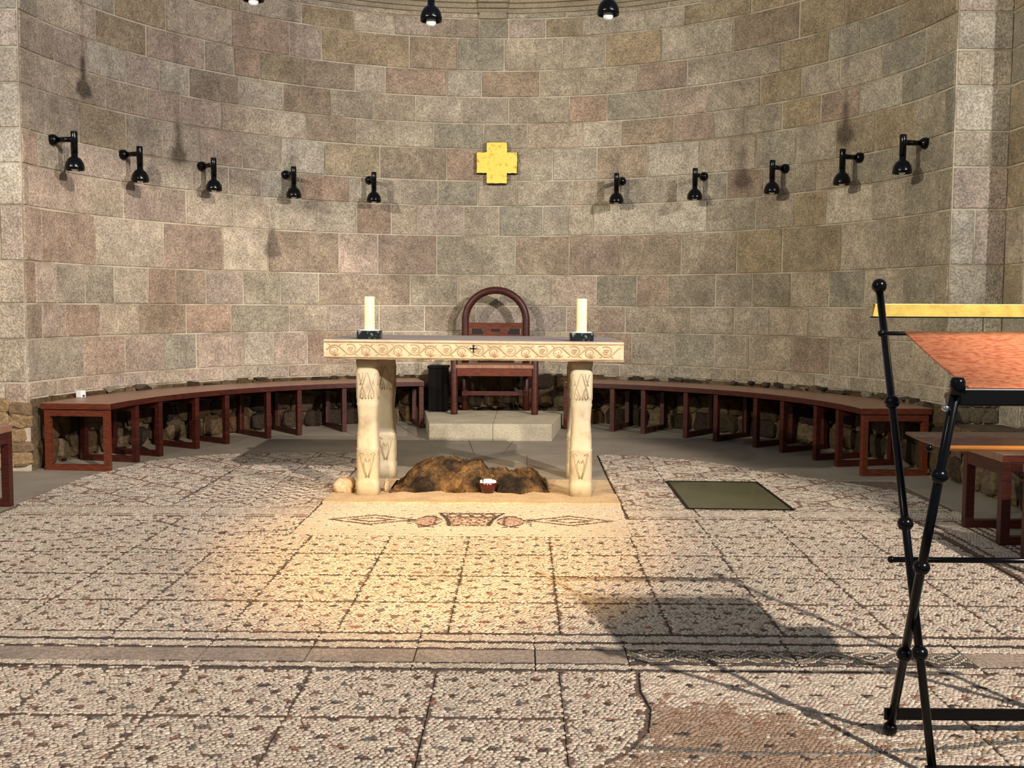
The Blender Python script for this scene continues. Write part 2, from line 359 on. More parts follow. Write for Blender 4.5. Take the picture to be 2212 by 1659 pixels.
# ------------------------------------------------------------------ mosaic floor
FLOOR = MB().prism([(-6, 1.5), (6, 1.5), (6, 8.3), (3.2, 8.3), (3.2, 11.2), (-3.8, 11.2), (-3.8, 8.3), (-6, 8.3)], -.25, -.008).build('floor', M_BED)
tag(FLOOR, kind='structure', label='old mosaic church floor of cream tesserae laid in square panels')
C_ = {k: np.array(lin(v)[:3]) for k, v in dict(cream=(190,174,154), white=(204,190,170), pink=(184,160,144), grey=(152,142,130), dark=(70,60,54), brown=(116,90,74),
      red=(138,98,82), slate=(104,98,90), tan=(168,140,106)).items()}
def base_cols(n, worn=0.):
    u = RNG.random(n)[:, None]; c = np.where(u < .55, C_['cream'], np.where(u < .8, C_['white'], np.where(u < .94, C_['pink'], C_['grey'])))
    return c*(1+RNG.normal(0, .08, (n, 1)))
def florets(c, x, y, s=.1425):
    i = np.round(y/(s/2)); off = np.where(np.mod(i, 2) > .5, s/2, 0.); j = np.round((x-off)/s)
    h1 = np.mod(np.sin(i*12.9+j*78.2)*43758.5, 1); h2 = np.mod(np.sin(i*39.3+j*11.1)*24634.6, 1)
    dx = x-off-j*s+(h1-.5)*.03; dy = y-i*s/2+(h2-.5)*.022
    k = (np.abs(dx)/.022+np.abs(dy)/.020) < 1.
    h = np.mod(np.sin(i*7.7+j*3.1)*9731.3, 1)[:, None]
    fc = np.where(h < .3, C_['red']*1.05, np.where(h < .62, C_['slate'], C_['brown']))
    fc = np.where(((dy < -.004) & (np.mod(h[:, 0]*10, 1) < .7))[:, None], C_['dark'], fc)
    c[k] = fc[k]; return c
def pat_floret(x, y): return florets(base_cols(len(x)), x, y)
def pat_plain(x, y): return base_cols(len(x))
def pat_border(x, y):
    c = base_cols(len(x)); yy = y+.006*x
    for a, b in ((3.575, 3.592), (3.640, 3.652), (3.795, 3.808), (3.868, 3.893), (3.968, 3.99)):
        k = (yy > a-.001) & (yy < b); c[k] = C_['dark']*(1+RNG.normal(0, .15, (k.sum(), 1)))
    return c
def pat_guilloche(x, y):
    n = len(x); c = np.tile(C_['slate']*.45, (n, 1)); u = (x-.42)/.128*math.pi; v = y-3.733
    for ph, k0 in ((0, 1), (math.pi, -1)):
        d = v-.047*np.sin(u+ph)*1.0
        sl = np.sqrt(1+(.047*math.pi/.128*np.cos(u+ph))**2); d = np.abs(d)/sl
        k = d < .027; c[k] = C_['slate']*.5
        k = d < .0205; c[k] = C_['white']
        k = d < .0125; c[k] = C_['slate']*.9
        k = d < .0045; c[k] = C_['tan']*.8
    e = ((np.mod(u+math.pi/2, math.pi)-math.pi/2)/.55)**2+(0*v)
    uu = np.mod(u, math.pi)-math.pi/2; k = (uu/.62)**2+(v/.017)**2 < 1; c[k] = C_['dark']
    k = (uu/.36)**2+(v/.009)**2 < 1; c[k] = C_['white']
    k = (np.abs(v) > .062); c[k] = C_['dark']*1.2
    return c*(1+RNG.normal(0, .08, (n, 1)))
def pat_scale(x, y):
    c = base_cols(len(x)); n = len(x)
    worn = 1.9-((x-.62)/.36)**2-((y-2.95)/.30)**2+.35*np.sin(x*9+y*7)+.3*np.sin(x*23-y*31)+RNG.normal(0, .35, len(x))
    k = (worn > .75) & (x < 1.35) & (y < 3.42); c[k] = (C_['tan']*.35+C_['brown']*.45+C_['pink']*.2)*(1+RNG.normal(0, .14, (k.sum(), 1)))
    s = .16; i = np.round(y/(s/2)); off = np.where(np.mod(i, 2) > .5, s/2, 0.); j = np.round((x-off)/s)
    dx = x-off-j*s; dy = y-i*s/2; h = np.mod(np.sin(i*7.7+j*3.1)*9731.3, 1)[:, None]
    k = (np.abs(dx)/.024+np.abs(dy)/.013) < 1; fc = np.where(h < .5, C_['red'], C_['dark']); c[k] = fc[k]
    d = np.abs(y-(3.02-.11*np.sin(x*2.1)))
    k = d < .012; c[k] = C_['slate']
    k = (d > .03) & (d < .05) & (RNG.random(n) < .6) & (x > .9); c[k] = C_['tan']*.8
    return c
def line_dist(x, y, p, q):
    p, q = np.array(p), np.array(q); d = q-p; L2 = max(d@d, 1e-12)
    t = np.clip(((x-p[0])*d[0]+(y-p[1])*d[1])/L2, 0, 1); return np.hypot(x-p[0]-t*d[0], y-p[1]-t*d[1])
def poly_dist(x, y, pts, closed=False):
    pts = list(pts)+([pts[0]] if closed else [])
    return np.min([line_dist(x, y, a, b) for a, b in zip(pts, pts[1:])], axis=0)
def in_poly(x, y, poly):
    k = np.zeros(len(x), bool); n = len(poly)
    for i in range(n):
        (x0, y0), (x1, y1) = poly[i], poly[(i+1) % n]
        cnd = ((y0 > y) != (y1 > y)); xi = (x1-x0)*(y-y0)/((y1-y0) if y1 != y0 else 1e-9)+x0
        k ^= cnd & (x < xi)
    return k
def pat_fish(x, y):
    c = np.tile(C_['cream']*1.04, (len(x), 1))*(1+RNG.normal(0, .07, (len(x), 1)))
    for cx_, s_ in ((-.865, 1), (.29, 1)):           # long lozenges
        for w_, h_ in ((.245, .135), (.12, .06)):
            d = np.abs(np.abs(x-cx_)/w_+np.abs(y-6.13)/h_-1)*h_*.85
            k = d < .012; c[k] = C_['brown']*.6
    for cx_, s_ in ((-.53, 1), (-.06, -1)):          # plain fish, snout towards the basket
        X_ = (x-cx_)*s_; Y_ = y-6.10
        w_ = .135*np.sqrt(np.clip(1-(X_/.078)**2, 0, 1))*np.where(X_ > 0, 1-.25*X_/.078, 1)
        body = np.abs(Y_) < w_; c[body] = C_['pink']*.98
        k = body & (X_ < .03) & (np.mod(Y_+X_*.8, .045) < .018); c[k] = C_['red']
        k = body & (np.abs(X_-.035) < .007); c[k] = C_['brown']*.7
        k = (np.abs(np.abs(Y_)-w_) < .014) & (np.abs(X_) < .078); c[k] = C_['dark']
        k = (X_ < -.07) & (X_ > -.125) & (np.abs(Y_) < .02+(-.07-X_)*1.9) & (np.mod(Y_, .04) < .02); c[k] = C_['dark']
        k = (np.abs(Y_+.155+.3*np.abs(X_)) < .011) & (np.abs(X_) < .05); c[k] = C_['dark']
        k = (np.abs(Y_-.15+.3*np.abs(X_)) < .011) & (np.abs(X_) < .035); c[k] = C_['dark']
        k = np.hypot(X_-.052, (Y_-.03)*.7) < .009; c[k] = C_['dark']
    hw = .115+.075*np.clip((y-5.97)/.36, 0, 1)**2; X_ = x+.295   # plain basket with round loaves
    ins = (np.abs(X_) < hw) & (y > 5.975) & (y < 6.33)
    k = ins & (y < 6.2) & (np.mod(y, .05) < .02); c[k] = C_['red']*.9
    k = ins & (y < 6.2) & (np.mod(X_+.4*np.mod(np.floor(y/.05), 2)*.05, .05) < .012); c[k] = C_['red']*.8
    k = ins & (np.abs(y-6.205) < .009); c[k] = C_['brown']*.7
    for q in (-.105, -.035, .035, .105):
        k = ins & (np.abs(np.hypot((X_-q)/.034, (y-6.265)/.045)-1) < .3); c[k] = C_['brown']*.7
    k = ((np.abs(np.abs(X_)-hw) < .013) & (y > 5.97) & (y < 6.345)) | ((np.abs(X_) < hw) & ((np.abs(y-5.978) < .011) | (np.abs(y-6.332) < .013))); c[k] = C_['dark']
    return c
def pat_carpet(x, y):
    c = base_cols(len(x))*.97; s = .56
    a = np.mod(x*.9+y, s); b = np.mod(x*.9-y, s)
    d = np.minimum(np.minimum(a, s-a), np.minimum(b, s-b)); k = d < .011; c[k] = C_['brown']*.75
    u = np.mod(a+s/2, s)-s/2; v = np.mod(b+s/2, s)-s/2
    q = np.abs(np.mod(x*.9+y+s/2, s)-s/2)+np.abs(np.mod(x*.9-y+s/2, s)-s/2)
    k = (np.abs(q-.17) < .02); c[k] = C_['brown']
    k = (q < .06); c[k] = C_['red']*.9
    a2 = np.abs(a-s/2); b2 = np.abs(b-s/2); k = (np.abs(np.maximum(a2, b2)-.11) < .011); c[k] = C_['slate']
    k = (np.mod(y, .062) < .016) & (RNG.random(len(x)) < .5); c[k] = C_['grey']*.75
    return c
def pat_carpet_left(x, y):
    c = pat_carpet(x, y)
    k = (x > -2.15) & (x < -1.36) & (y > 6.72) & (y < 7.42)
    z = np.mod(y+.045*np.abs(np.mod(x/.12, 1)*2-1)*1.6, .105) < .028; kk = k & z; c[k] = base_cols(k.sum()); c[kk] = C_['brown']*.75
    k = (np.abs(x+2.17) < .012) & (y > 6.7) & (y < 7.9); c[k] = C_['dark']
    return c
def pat_band(x, y):
    c = base_cols(len(x))*.92
    for a, b in ((6.195, 6.212), (6.25, 6.262), (6.47, 6.482), (6.515, 6.53)):
        k = (y > a) & (y < b); c[k] = C_['brown']*.8
    return c
CRACKS = [[(-2.95, 5.10), (-2.45, 5.32), (-2.05, 5.40), (-1.75, 5.32), (-1.45, 5.42), (-1.15, 5.36)], [(-2.35, 6.12), (-2.05, 6.02), (-1.85, 5.83), (-1.62, 5.74), (-1.35, 5.83), (-1.2, 5.78)],
          [(-2.9, 5.48), (-2.5, 5.52), (-2.25, 5.68), (-2.2, 5.88)], [(-2.75, 5.82), (-2.45, 5.72), (-2.2, 5.80)], [(-2.2, 5.88), (-2.05, 6.18)]]
def tess(name, poly, patt, pitch, parent, fan=0., inset=.002, rough=.16, cracks=(), holes=()):
    P = np.array(poly); x0, y0 = P.min(0); x1, y1 = P.max(0); pad = .06 if fan else .0
    nx = int((x1-x0)/pitch)+2; ny = int((y1-y0+pad)/pitch)+2
    i, j = np.meshgrid(np.arange(nx), np.arange(ny)); i = i.ravel().astype(float); j = j.ravel().astype(float)
    x = x0+(i+.5*np.mod(j, 2)*.9)*pitch; y = y0-pad+(j+.5)*pitch; n = len(x)
    jt = .16 if rough > .25 else .09; x = x+RNG.normal(0, jt*pitch, n); y = y+RNG.normal(0, jt*pitch, n); ang = RNG.normal(0, rough, n)
    if fan:
        q = np.mod(x+np.where(np.mod(np.floor(y/.11), 2) > .5, fan/2, 0), fan)/fan*2-1
        y = y+.34*fan*(np.sqrt(np.clip(1-q*q*.92, 0, 1))); ang = ang-.62*q
    else:
        y = y+.45*pitch*np.sin(x*23+y*9); x = x+.4*pitch*np.sin(y*27-x*6); ang = ang+.25*np.sin(x*21+y*13)
    k = in_poly(x, y, poly) & (poly_dist(x, y, poly, True) > inset+pitch*.30)
    for cr in cracks: k &= poly_dist(x, y, cr) > .011+.004*np.sin(x*60)
    for h_ in holes: k &= ~in_poly(x, y, h_)
    x, y, ang = x[k], y[k], ang[k]; n = len(x)
    if n == 0: return None
    c = np.clip(patt(x, y), .004, 1)
    lo_ = .62 if rough > .25 else .78; hx = pitch*.5*RNG.uniform(lo_, 1.04, n); hy = pitch*.5*RNG.uniform(lo_-.04, .96, n); ca, sa = np.cos(ang), np.sin(ang); zb = zf(y)
    V = np.empty((n, 8, 3)); zt = zb+.0028+RNG.normal(0, .0005, n)
    for q, (a, b) in enumerate(((-1, -1), (1, -1), (1, 1), (-1, 1))):
        jx = a*hx*(1+RNG.normal(0, .1, n)); jy = b*hy*(1+RNG.normal(0, .1, n)); dx = jx*ca-jy*sa; dy = jx*sa+jy*ca
        V[:, q, 0] = x+dx*1.14; V[:, q, 1] = y+dy*1.14; V[:, q, 2] = zb-.002
        V[:, q+4, 0] = x+dx*.95; V[:, q+4, 1] = y+dy*.95; V[:, q+4, 2] = zt
    fa = np.array([(4, 5, 6, 7), (0, 1, 5, 4), (1, 2, 6, 5), (2, 3, 7, 6), (3, 0, 4, 7)])
    FI = (np.arange(n)[:, None, None]*8+fa[None]).reshape(-1)
    me = bpy.data.meshes.new(name); me.vertices.add(n*8); me.vertices.foreach_set('co', V.reshape(-1).astype(np.float32))
    me.loops.add(len(FI)); me.loops.foreach_set('vertex_index', FI.astype(np.int32)); me.polygons.add(n*5)
    me.polygons.foreach_set('loop_start', (np.arange(n*5)*4).astype(np.int32))
    at = me.attributes.new('tint', 'FLOAT_COLOR', 'POINT')
    cc = np.ones((n, 8, 4), np.float32); cc[:, :, :3] = c[:, None, :]; at.data.foreach_set('color', cc.reshape(-1))
    me.update(calc_edges=True); me.materials.append(M_TES)
    o = obj(name, me, parent); o['kind'] = 'stuff'; return o
def rect(x0, x1, y0, y1, n=1): return [(x0, y0), (x1, y0), (x1, y1), (x0, y1)]
def shrink(poly, d):
    P = np.array(poly); c = P.mean(0); v = P-c
    return [tuple(p) for p in c+v*(1-d/np.maximum(np.linalg.norm(v, axis=1, keepdims=True), .05))]
def panel(poly, patt, pitch=.0155, name='mosaic_panel', bed=M_BED, **k):
    z1 = lambda Y: float(zf(Y)); z0 = lambda Y: float(zf(Y))-.02
    o = MB().prism(shrink(poly, k.pop('joint', .003)), z0, z1).build(name, bed, FLOOR)
    if patt: tess('tesserae', poly, patt, pitch, o, **k)
    return o
# panels in front of the border
XF = [-2.42, -1.985, -1.56, -1.135, -.712, -.283, .135]
for a, b in zip(XF, XF[1:]):
    for c, d in ((2.30, 2.72), (2.72, 3.148), (3.148, 3.572)): panel(rect(a, b, c+.003, d-.003), pat_floret, .0150, rough=.6)
rag = [(.40, 3.572), (.385, 3.40), (.40, 3.24), (.37, 3.06), (.29, 2.90), (.20, 2.80), (.15, 2.72)]
panel([(.135, 2.72), (.15, 2.72)]+rag[:-1][::-1]+[(.135, 3.572)], pat_floret, .0150, rough=.6)
# the worn scale-patterned field
panel([(.17, 2.30), (1.35, 2.30), (1.35, 3.572)]+[(x+.012, y) for x, y in rag[:-1]]+[(.17, 2.72)], pat_scale, .0135, fan=.15, bed=M_FILL)
panel(rect(1.35, 2.62, 2.30, 3.572), pat_scale, .0145, fan=.15)
# border: two tesserae strips either side of a plaster fill and the guilloche
XB = [-2.42, -1.985, -1.545, -1.14, -.76, -.375, .055, .385, .98, 1.60, 2.20, 2.62]
for a, b in zip(XB, XB[1:]):
    panel(rect(a, b, 3.572, 3.655), pat_border, .0125, rough=.08, inset=.001)
    panel(rect(a, b, 3.795, 3.985), pat_border, .0125, rough=.08, inset=.001)
    if .38 <= a < 1.5: panel(rect(a, b, 3.655, 3.795), pat_guilloche, .0075, rough=.06, inset=.001, name='guilloche_panel')
    else: panel(rect(a, b, 3.655, 3.795), None, bed=M_FILL, name='plaster_fill')
# the field of square panels
XM = [-2.84, -2.41, -1.982, -1.557, -1.13, -.702, -.275, .155, .583, 1.008, 1.432, 1.858, 2.285]
YM = [3.985, 4.41, 4.85, 5.28]
for c, d in zip(YM, YM[1:]):
    for a, b in zip(XM, XM[1:]): panel(rect(a, b, c+.005, d-.005), pat_floret, .0158, rough=.5)
for a, b in ((-.702, -.275), (-.275, .155), (.155, .595), (-1.13, -.702)): panel(rect(a, b, 5.285, 5.695), pat_floret, .0162, rough=.3)
for a, b in zip(XM[8:], XM[9:]):
    panel(rect(a+.012, b+.012, 5.285, 5.725), pat_floret, .0165, rough=.3); panel(rect(a+.022, b+.022, 5.735, 6.19), pat_floret, .0168, rough=.3)
for a, b in ((-3.10, -1.982), (-1.982, -1.13)):
    panel(rect(a, b, 5.28, 5.72), pat_floret, .0162, rough=.3, cracks=CRACKS); 
for a, b in ((-3.10, -1.982), (-1.982, -1.26)):
    panel(rect(a, b, 5.72, 6.195), pat_floret, .0165, rough=.3, cracks=CRACKS)
def pat_side(x, y):
    c = base_cols(len(x))*.95; q = np.where(x > 0, x-2.297, -2.852-x)
    for a in (.03, .085, .25, .30, .36):
        k = np.abs(q-a) < .011; c[k] = C_['brown']*.7
    return c
for c, d in ((2.30, 3.14), (3.14, 3.985), (3.985, 4.85), (4.85, 5.5), (5.5, 6.19)):
    if c > 3.9: panel(rect(2.30 if d < 5.3 else 2.312, 2.70, c+.003, d-.003), pat_side, .0165, rough=.12)
    if c > 3.9 and d < 5.4 or 4.8 < c < 5: panel(rect(-3.14, -2.845, c+.003, min(d, 5.28)-.003), pat_side, .0165, rough=.12)
# altar panel with fish and basket
panel([(-1.26, 5.70), (.605, 5.70), (.62, 6.20), (.63, 6.63), (-1.25, 6.63)], pat_fish, .0108, rough=.15, fan=.13, name='mosaic_panel')
# border bands of the side carpets
for a, b in ((.64, 1.07), (1.07, 1.62), (1.62, 2.2), (2.2, 2.70)): panel(rect(a, b, 6.195, 6.53), pat_band, .0165, rough=.08)
for a, b in ((-3.10, -2.5), (-2.5, -1.9), (-1.9, -1.26)): panel(rect(a, b, 6.195, 6.53), pat_band, .0165, rough=.08)
HATCH = [(1.035, 6.515), (1.68, 6.495), (1.68, 7.53), (1.045, 7.545)]
LB = [(-91, 2.89), (-83.7, 2.82), (-74, 2.745), (-65, 2.456), (-60, 2.186), (-42, 1.52), (37.6, 1.43), (56.6, 1.8), (79, 2.13), (90, 2.5), (94, 2.66)]
def edge_r(t):
    if -42 < t < 37.6: return 1.13/math.cos(math.radians(t))
    return float(np.interp(t, [a for a, _ in LB], [b for _, b in LB]))
def edge_pt(t): p = pol(edge_r(t), t); return (p[0], p[1])
rc = [edge_pt(t) for t in np.linspace(37.5, 92, 14)][::-1]
lc = [edge_pt(t) for t in np.linspace(-91, -41.5, 14)][::-1]
# right carpet split by its seams, cut around the hatch
def clip_x(poly, x0, x1, y0=0, y1=20):
    def cl(P, f):
        o = []
        for i in range(len(P)):
            a, b = P[i], P[(i+1) % len(P)]; fa, fb = f(a), f(b)
            if fa >= 0: o.append(a)
            if (fa >= 0) != (fb >= 0):
                t = fa/(fa-fb); o.append((a[0]+(b[0]-a[0])*t, a[1]+(b[1]-a[1])*t))
        return o
    P = cl(poly, lambda p: p[0]-x0); P = cl(P, lambda p: x1-p[0]); P = cl(P, lambda p: p[1]-y0); return cl(P, lambda p: y1-p[1])
RC = [(.64, 6.53), (2.66, 6.53), (2.62, 7.2)]+rc[1:]+[(.64, 8.80)]
LC = [(-3.14, 6.53), (-1.26, 6.53), (-1.26, 8.79)]+lc[1:]
hb = [(HATCH[0][0]-.012, HATCH[0][1]-.012), (HATCH[1][0]+.012, HATCH[1][1]-.012), (HATCH[2][0]+.012, HATCH[2][1]+.012), (HATCH[3][0]-.012, HATCH[3][1]+.012)]
for a, b in ((.64, 1.035), (1.035, 1.692), (1.692, 2.18), (2.18, 2.7)):
    for c, d in ((0, 7.9), (7.9, 20)):
        P_ = clip_x(RC, a, b, c, d)
        if len(P_) > 2: panel(P_, pat_carpet, .0165, rough=.2, holes=[hb], joint=.002)
for a, b in ((-3.3, -2.66), (-2.66, -2.17), (-2.17, -1.70), (-1.70, -1.26)):
    for c, d in ((0, 7.9), (7.9, 20)):
        P_ = clip_x(LC, a, b, c, d)
        if len(P_) > 2: panel(P_, pat_carpet_left, .0165, rough=.2, joint=.002)
# worn plaster strip below the altar and the plain paving behind it
ear = MB()
front = [(-1.25+1.88*i/24, 6.63+.012*math.sin(i*1.7)) for i in range(25)]; back = [(-1.25+1.88*i/24, 6.99+.05*math.sin(i*2.3)+.03*math.sin(i*5)) for i in range(25)]
ear.prism(front+back[::-1], -.03, .014); ear.build('plaster_strip', M_EARTH, FLOOR)
panel(rect(-1.25, .63, 6.95, 7.62), None, bed=M_EARTH, name='plaster_fill')
for a, b in ((-1.25, -.55), (-.55, .05), (.05, .63)): panel(rect(a, b, 7.62, 7.9), None, bed=M_PAVE, name='paving_slab'); panel(rect(a-.0, b-.0, 7.9, 8.79), None, bed=M_PAVE, name='paving_slab')
# plain paving in the apse
ct = list(range(-90, 91, 12))
for a, b in zip(ct, ct[1:]):
    ts = np.linspace(a+.1, b-.1, 5); rmid = 2.62
    for lo, hi in ((None, rmid), (rmid, R-.01)):
        q = [(edge_pt(t) if lo is None else pol(lo, t)[:2]) for t in ts]; o_ = [pol(max(hi, edge_r(t)+.01), t)[:2] for t in ts]
        if lo is not None and edge_r(a) > hi: continue
        if lo is not None: q = [pol(max(lo, edge_r(t)), t)[:2] for t in ts]
        MB().prism((o_+q[::-1])[::-1], lambda Y: float(zf(Y))-.02, lambda Y: float(zf(Y))).build('paving_slab', M_PAVE, FLOOR)
# side strips of plain stone
for y0, y1 in ((1.6, 2.6), (2.6, 3.9), (3.9, 5.2), (5.2, 6.5), (6.5, 7.86)):
    MB().prism(rect(2.705 if y0 > 3.8 else 2.63, 3.6 if y0 < 5 else 3.13, y0+.004, y1-.004), -.04, -.001).build('paving_slab', M_PAVE, FLOOR)
    MB().prism(rect(-4.0, -3.145 if y0 > 3.8 else -2.44, y0+.004, y1-.004), -.04, -.001).build('paving_slab', M_PAVE, FLOOR)
MB().prism(rect(-2.44, 2.63, 1.6, 2.295), -.04, -.001).build('paving_slab', M_PAVE, FLOOR)
# glass hatch
h = empty('floor_hatch', (1.36, 7.0, 0), label='olive glass hatch with black metal rim set in the mosaic floor', cat='floor hatch')
MB().prism(shrink(HATCH, .02), -.01, .006).build('glass_pane', M_HATCH, h)
rim = MB()
for i in range(4):
    a, b = np.array(HATCH[i]), np.array(HATCH[(i+1) % 4]); mid = (a+b)/2; d = (b-a)/2; nrm = np.array([-d[1], d[0]]); nrm = nrm/np.linalg.norm(nrm)*.007
    rim.obox((mid[0], mid[1], .003), (d[0], d[1], 0), (nrm[0], nrm[1], 0), (0, 0, .006))
rim.build('rim', M_BLACKM, h)

# ------------------------------------------------------------------ altar
alt = empty('altar', (-.304, 7.3, 0), label='pale carved stone altar table on four short pillars', cat='altar')
SX0, SX1, SY0, SY1, SZ0, SZ1 = -1.256, .649, 6.75, 7.86, .902, 1.026
tl = -.005
def sz(x, z): return z+tl*(x+.3)
sl = MB(); n = 40
top = []; 
for i in range(n+1):
    x = SX0+(SX1-SX0)*i/n; j = rnd.uniform(-.003, .003)
    top.append((x, j))
v = []; f = []
for x, j in top:
    v += [(x, SY0+.004+j*.6, sz(x, SZ0)+abs(j)), (x, SY0+j*.4, sz(x, SZ0+.008)), (x, SY0+j*.4, sz(x, SZ1-.006)), (x, SY0+.005+j, sz(x, SZ1)-abs(j)*.5), (x, SY1, sz(x, SZ1)), (x, SY1, sz(x, SZ0))]
for i in range(n):
    for k in range(6): f.append((i*6+k, (i+1)*6+k, (i+1)*6+(k+1) % 6, i*6+(k+1) % 6))
f += [(5, 4, 3, 2, 1, 0), tuple(n*6+k for k in range(6))]
slab = sl.add(v, f).build('slab', M_ALT, alt)
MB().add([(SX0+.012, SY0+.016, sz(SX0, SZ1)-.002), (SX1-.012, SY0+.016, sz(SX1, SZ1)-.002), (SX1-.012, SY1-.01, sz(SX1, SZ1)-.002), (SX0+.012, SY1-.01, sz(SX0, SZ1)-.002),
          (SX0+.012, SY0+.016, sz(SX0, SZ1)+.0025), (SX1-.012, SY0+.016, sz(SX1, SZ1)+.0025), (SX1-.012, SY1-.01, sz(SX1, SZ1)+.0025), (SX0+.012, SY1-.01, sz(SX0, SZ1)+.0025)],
    [(3,2,1,0),(4,5,6,7),(0,1,5,4),(1,2,6,5),(2,3,7,6),(3,0,4,7)]).build('slab_top_layer', mat('grey_top', (124,112,108), .9, noise=[(3, .08), (60, .08)], stretch=(1, 6, 1)), alt)  # thin layer over the slab top, greyer and darker than the slab
fr = MB()                                           # frame mouldings and vine scroll in relief on the slab's face
for zz in (SZ0+.012, SZ1-.014):
    fr.tube([(SX0+.004, SY0-.001, sz(SX0, zz)), (SX1-.004, SY0-.001, sz(SX1, zz))], .0045, 6)
per = .1015; zc = (SZ0+SZ1)/2-.001; am = .031; ph0 = SX0+.02
def onf(x, z, d=.0): return (x, SY0-.0005-d, sz(x, z))
fr.tube([onf(x, zc+am*math.sin((x-ph0)/per*math.pi)) for x in np.linspace(SX0+.02, SX1-.02, 220)], .0042, 6)
k = 0; x = ph0+per/2
while x < SX1-.03:
    s_ = 1 if k % 2 == 0 else -1                    # crest (1) or trough (-1) of the scroll
    q = [onf(x+s_*(.040*(1-.55*i/18))*math.cos(i*.30+.9), zc-s_*.004+s_*.034*(1-.55*i/18)*math.sin(i*.30+.9)*-1) for i in range(19)]
    fr.tube(q, .0030, 5)
    if s_ > 0:                                      # leaf below the crest
        for b_ in range(5):
            a = math.radians(18+36*b_); fr.tube([onf(x, zc-.036), onf(x+.030*math.cos(a), zc-.036+.036*math.sin(a))], [.005, .0022], 5)
    else:                                           # grapes in the trough
        for gx, gz in ((-.012, .008), (0, .010), (.012, .008), (-.007, -.002), (.007, -.002), (0, -.011)): fr.ball(onf(x+gx, zc+.004+gz), .0050, 7, 5)
    for d_ in (-1, 1): fr.tube([onf(x+d_*.022, zc+s_*.020), onf(x+d_*.036, zc+s_*.034), onf(x+d_*.046, zc+s_*.036)], [.0035, .003, .0018], 5)
    k += 1; x += per
fr.build('vine_scroll_carving', M_CARVE, slab)
cm = MB(); cxm, czm = -.304, .978
cm.box((cxm-.022, SY0-.003, czm-.004), (cxm+.022, SY0+.002, czm+.004)); cm.box((cxm-.004, SY0-.003, czm-.024), (cxm+.004, SY0+.002, czm+.020))
for dx, dz in ((-.022, 0), (.022, 0), (0, .020), (0, -.024)): cm.box((cxm+dx-(.002 if dx else .008), SY0-.003, czm+dz-(.008 if dx else .002)), (cxm+dx+(.002 if dx else .008), SY0+.002, czm+dz+(.008 if dx else .002)))
tag(cm.build('cross_mark', M_INK, slab), label='small black cross inlaid in the slab front')
def leg(cx_, cy_, seed):
    r_ = random.Random(seed); hw = .0725
    prof = [(hw*1.03, 0.), (hw*1.04, .10), (hw*.97, .112), (hw*.99, .125), (hw*.98, .305), (hw*1.02, .318), (hw*.96, .326), (hw*.94, .40), (hw*.83, .50), (hw*.90, .59), (hw*.97, .612), (hw*.93, .622), (hw*.95, .64), (hw*.99, .82), (hw*.9, .845), (hw*.97, .86), (hw*1.02, .905)]
    zb = float(zf(cy_)); rz = r_.uniform(-.08, .08)
    prof = [(a, zb+b if b < .9 else b-.002+tl*(cx_+.3)) for a, b in prof]
    o = MB().lathe(prof, (cx_, cy_, 0), 28, 2.6).build('leg', M_LEG, alt)
    lo_, hi_ = MB(), MB()
    def face(k, pts, rad):
        a = rz+k*math.pi/2; ca, sa = math.cos(a), math.sin(a)
        q = []
        for u_, z_ in pts:
            u_ *= .86; y_ = -hw*.985*(1-.22*abs(u_/hw)**4)*(.98 if z_ > .5 else 1); q.append((cx_+u_*ca-y_*sa, cy_+u_*sa+y_*ca, zb+z_))
        (lo_ if pts[0][1] < .5 else hi_).tube(q, rad, 5)
    for k_ in range(4):
        for sgn in (-1, 1):
            # lower palmette: volute rising from the foot and curling in
            pts = [(sgn*(.010+.040*math.sin(t*1.35)), .13+.155*t) for t in np.linspace(0, 1, 9)]
            cu = [(sgn*(.030-.020*(1-i/10)*math.cos(i*.62)+.018), .275+.018*(1-i/10)*math.sin(i*.62)+.006) for i in range(11)]
            face(k_, pts, .004); face(k_, cu, .0035)
            face(k_, [(sgn*.004, .135), (sgn*.02, .18), (sgn*.028, .225), (sgn*.016, .255), (sgn*.006, .235)], .0035)
            # upper acanthus
            face(k_, [(sgn*.005, .815), (sgn*.020, .77), (sgn*.045, .70), (sgn*.052, .655), (sgn*.036, .645), (sgn*.026, .665), (sgn*.034, .685)], .004)
            face(k_, [(sgn*.060, .81), (sgn*.048, .76), (sgn*.028, .71), (sgn*.010, .665), (sgn*.012, .645)], .0035)
            face(k_, [(sgn*.030, .815), (sgn*.034, .78), (sgn*.054, .735)], .003)
    lo_.build('lower_carving', M_LCARV, o); hi_.build('upper_carving', M_LCARV, o); return o
for i, (a, b) in enumerate(((-1.0, 6.92), (.392, 6.92), (-.985, 7.725), (.405, 7.725))): leg(a, b, i)

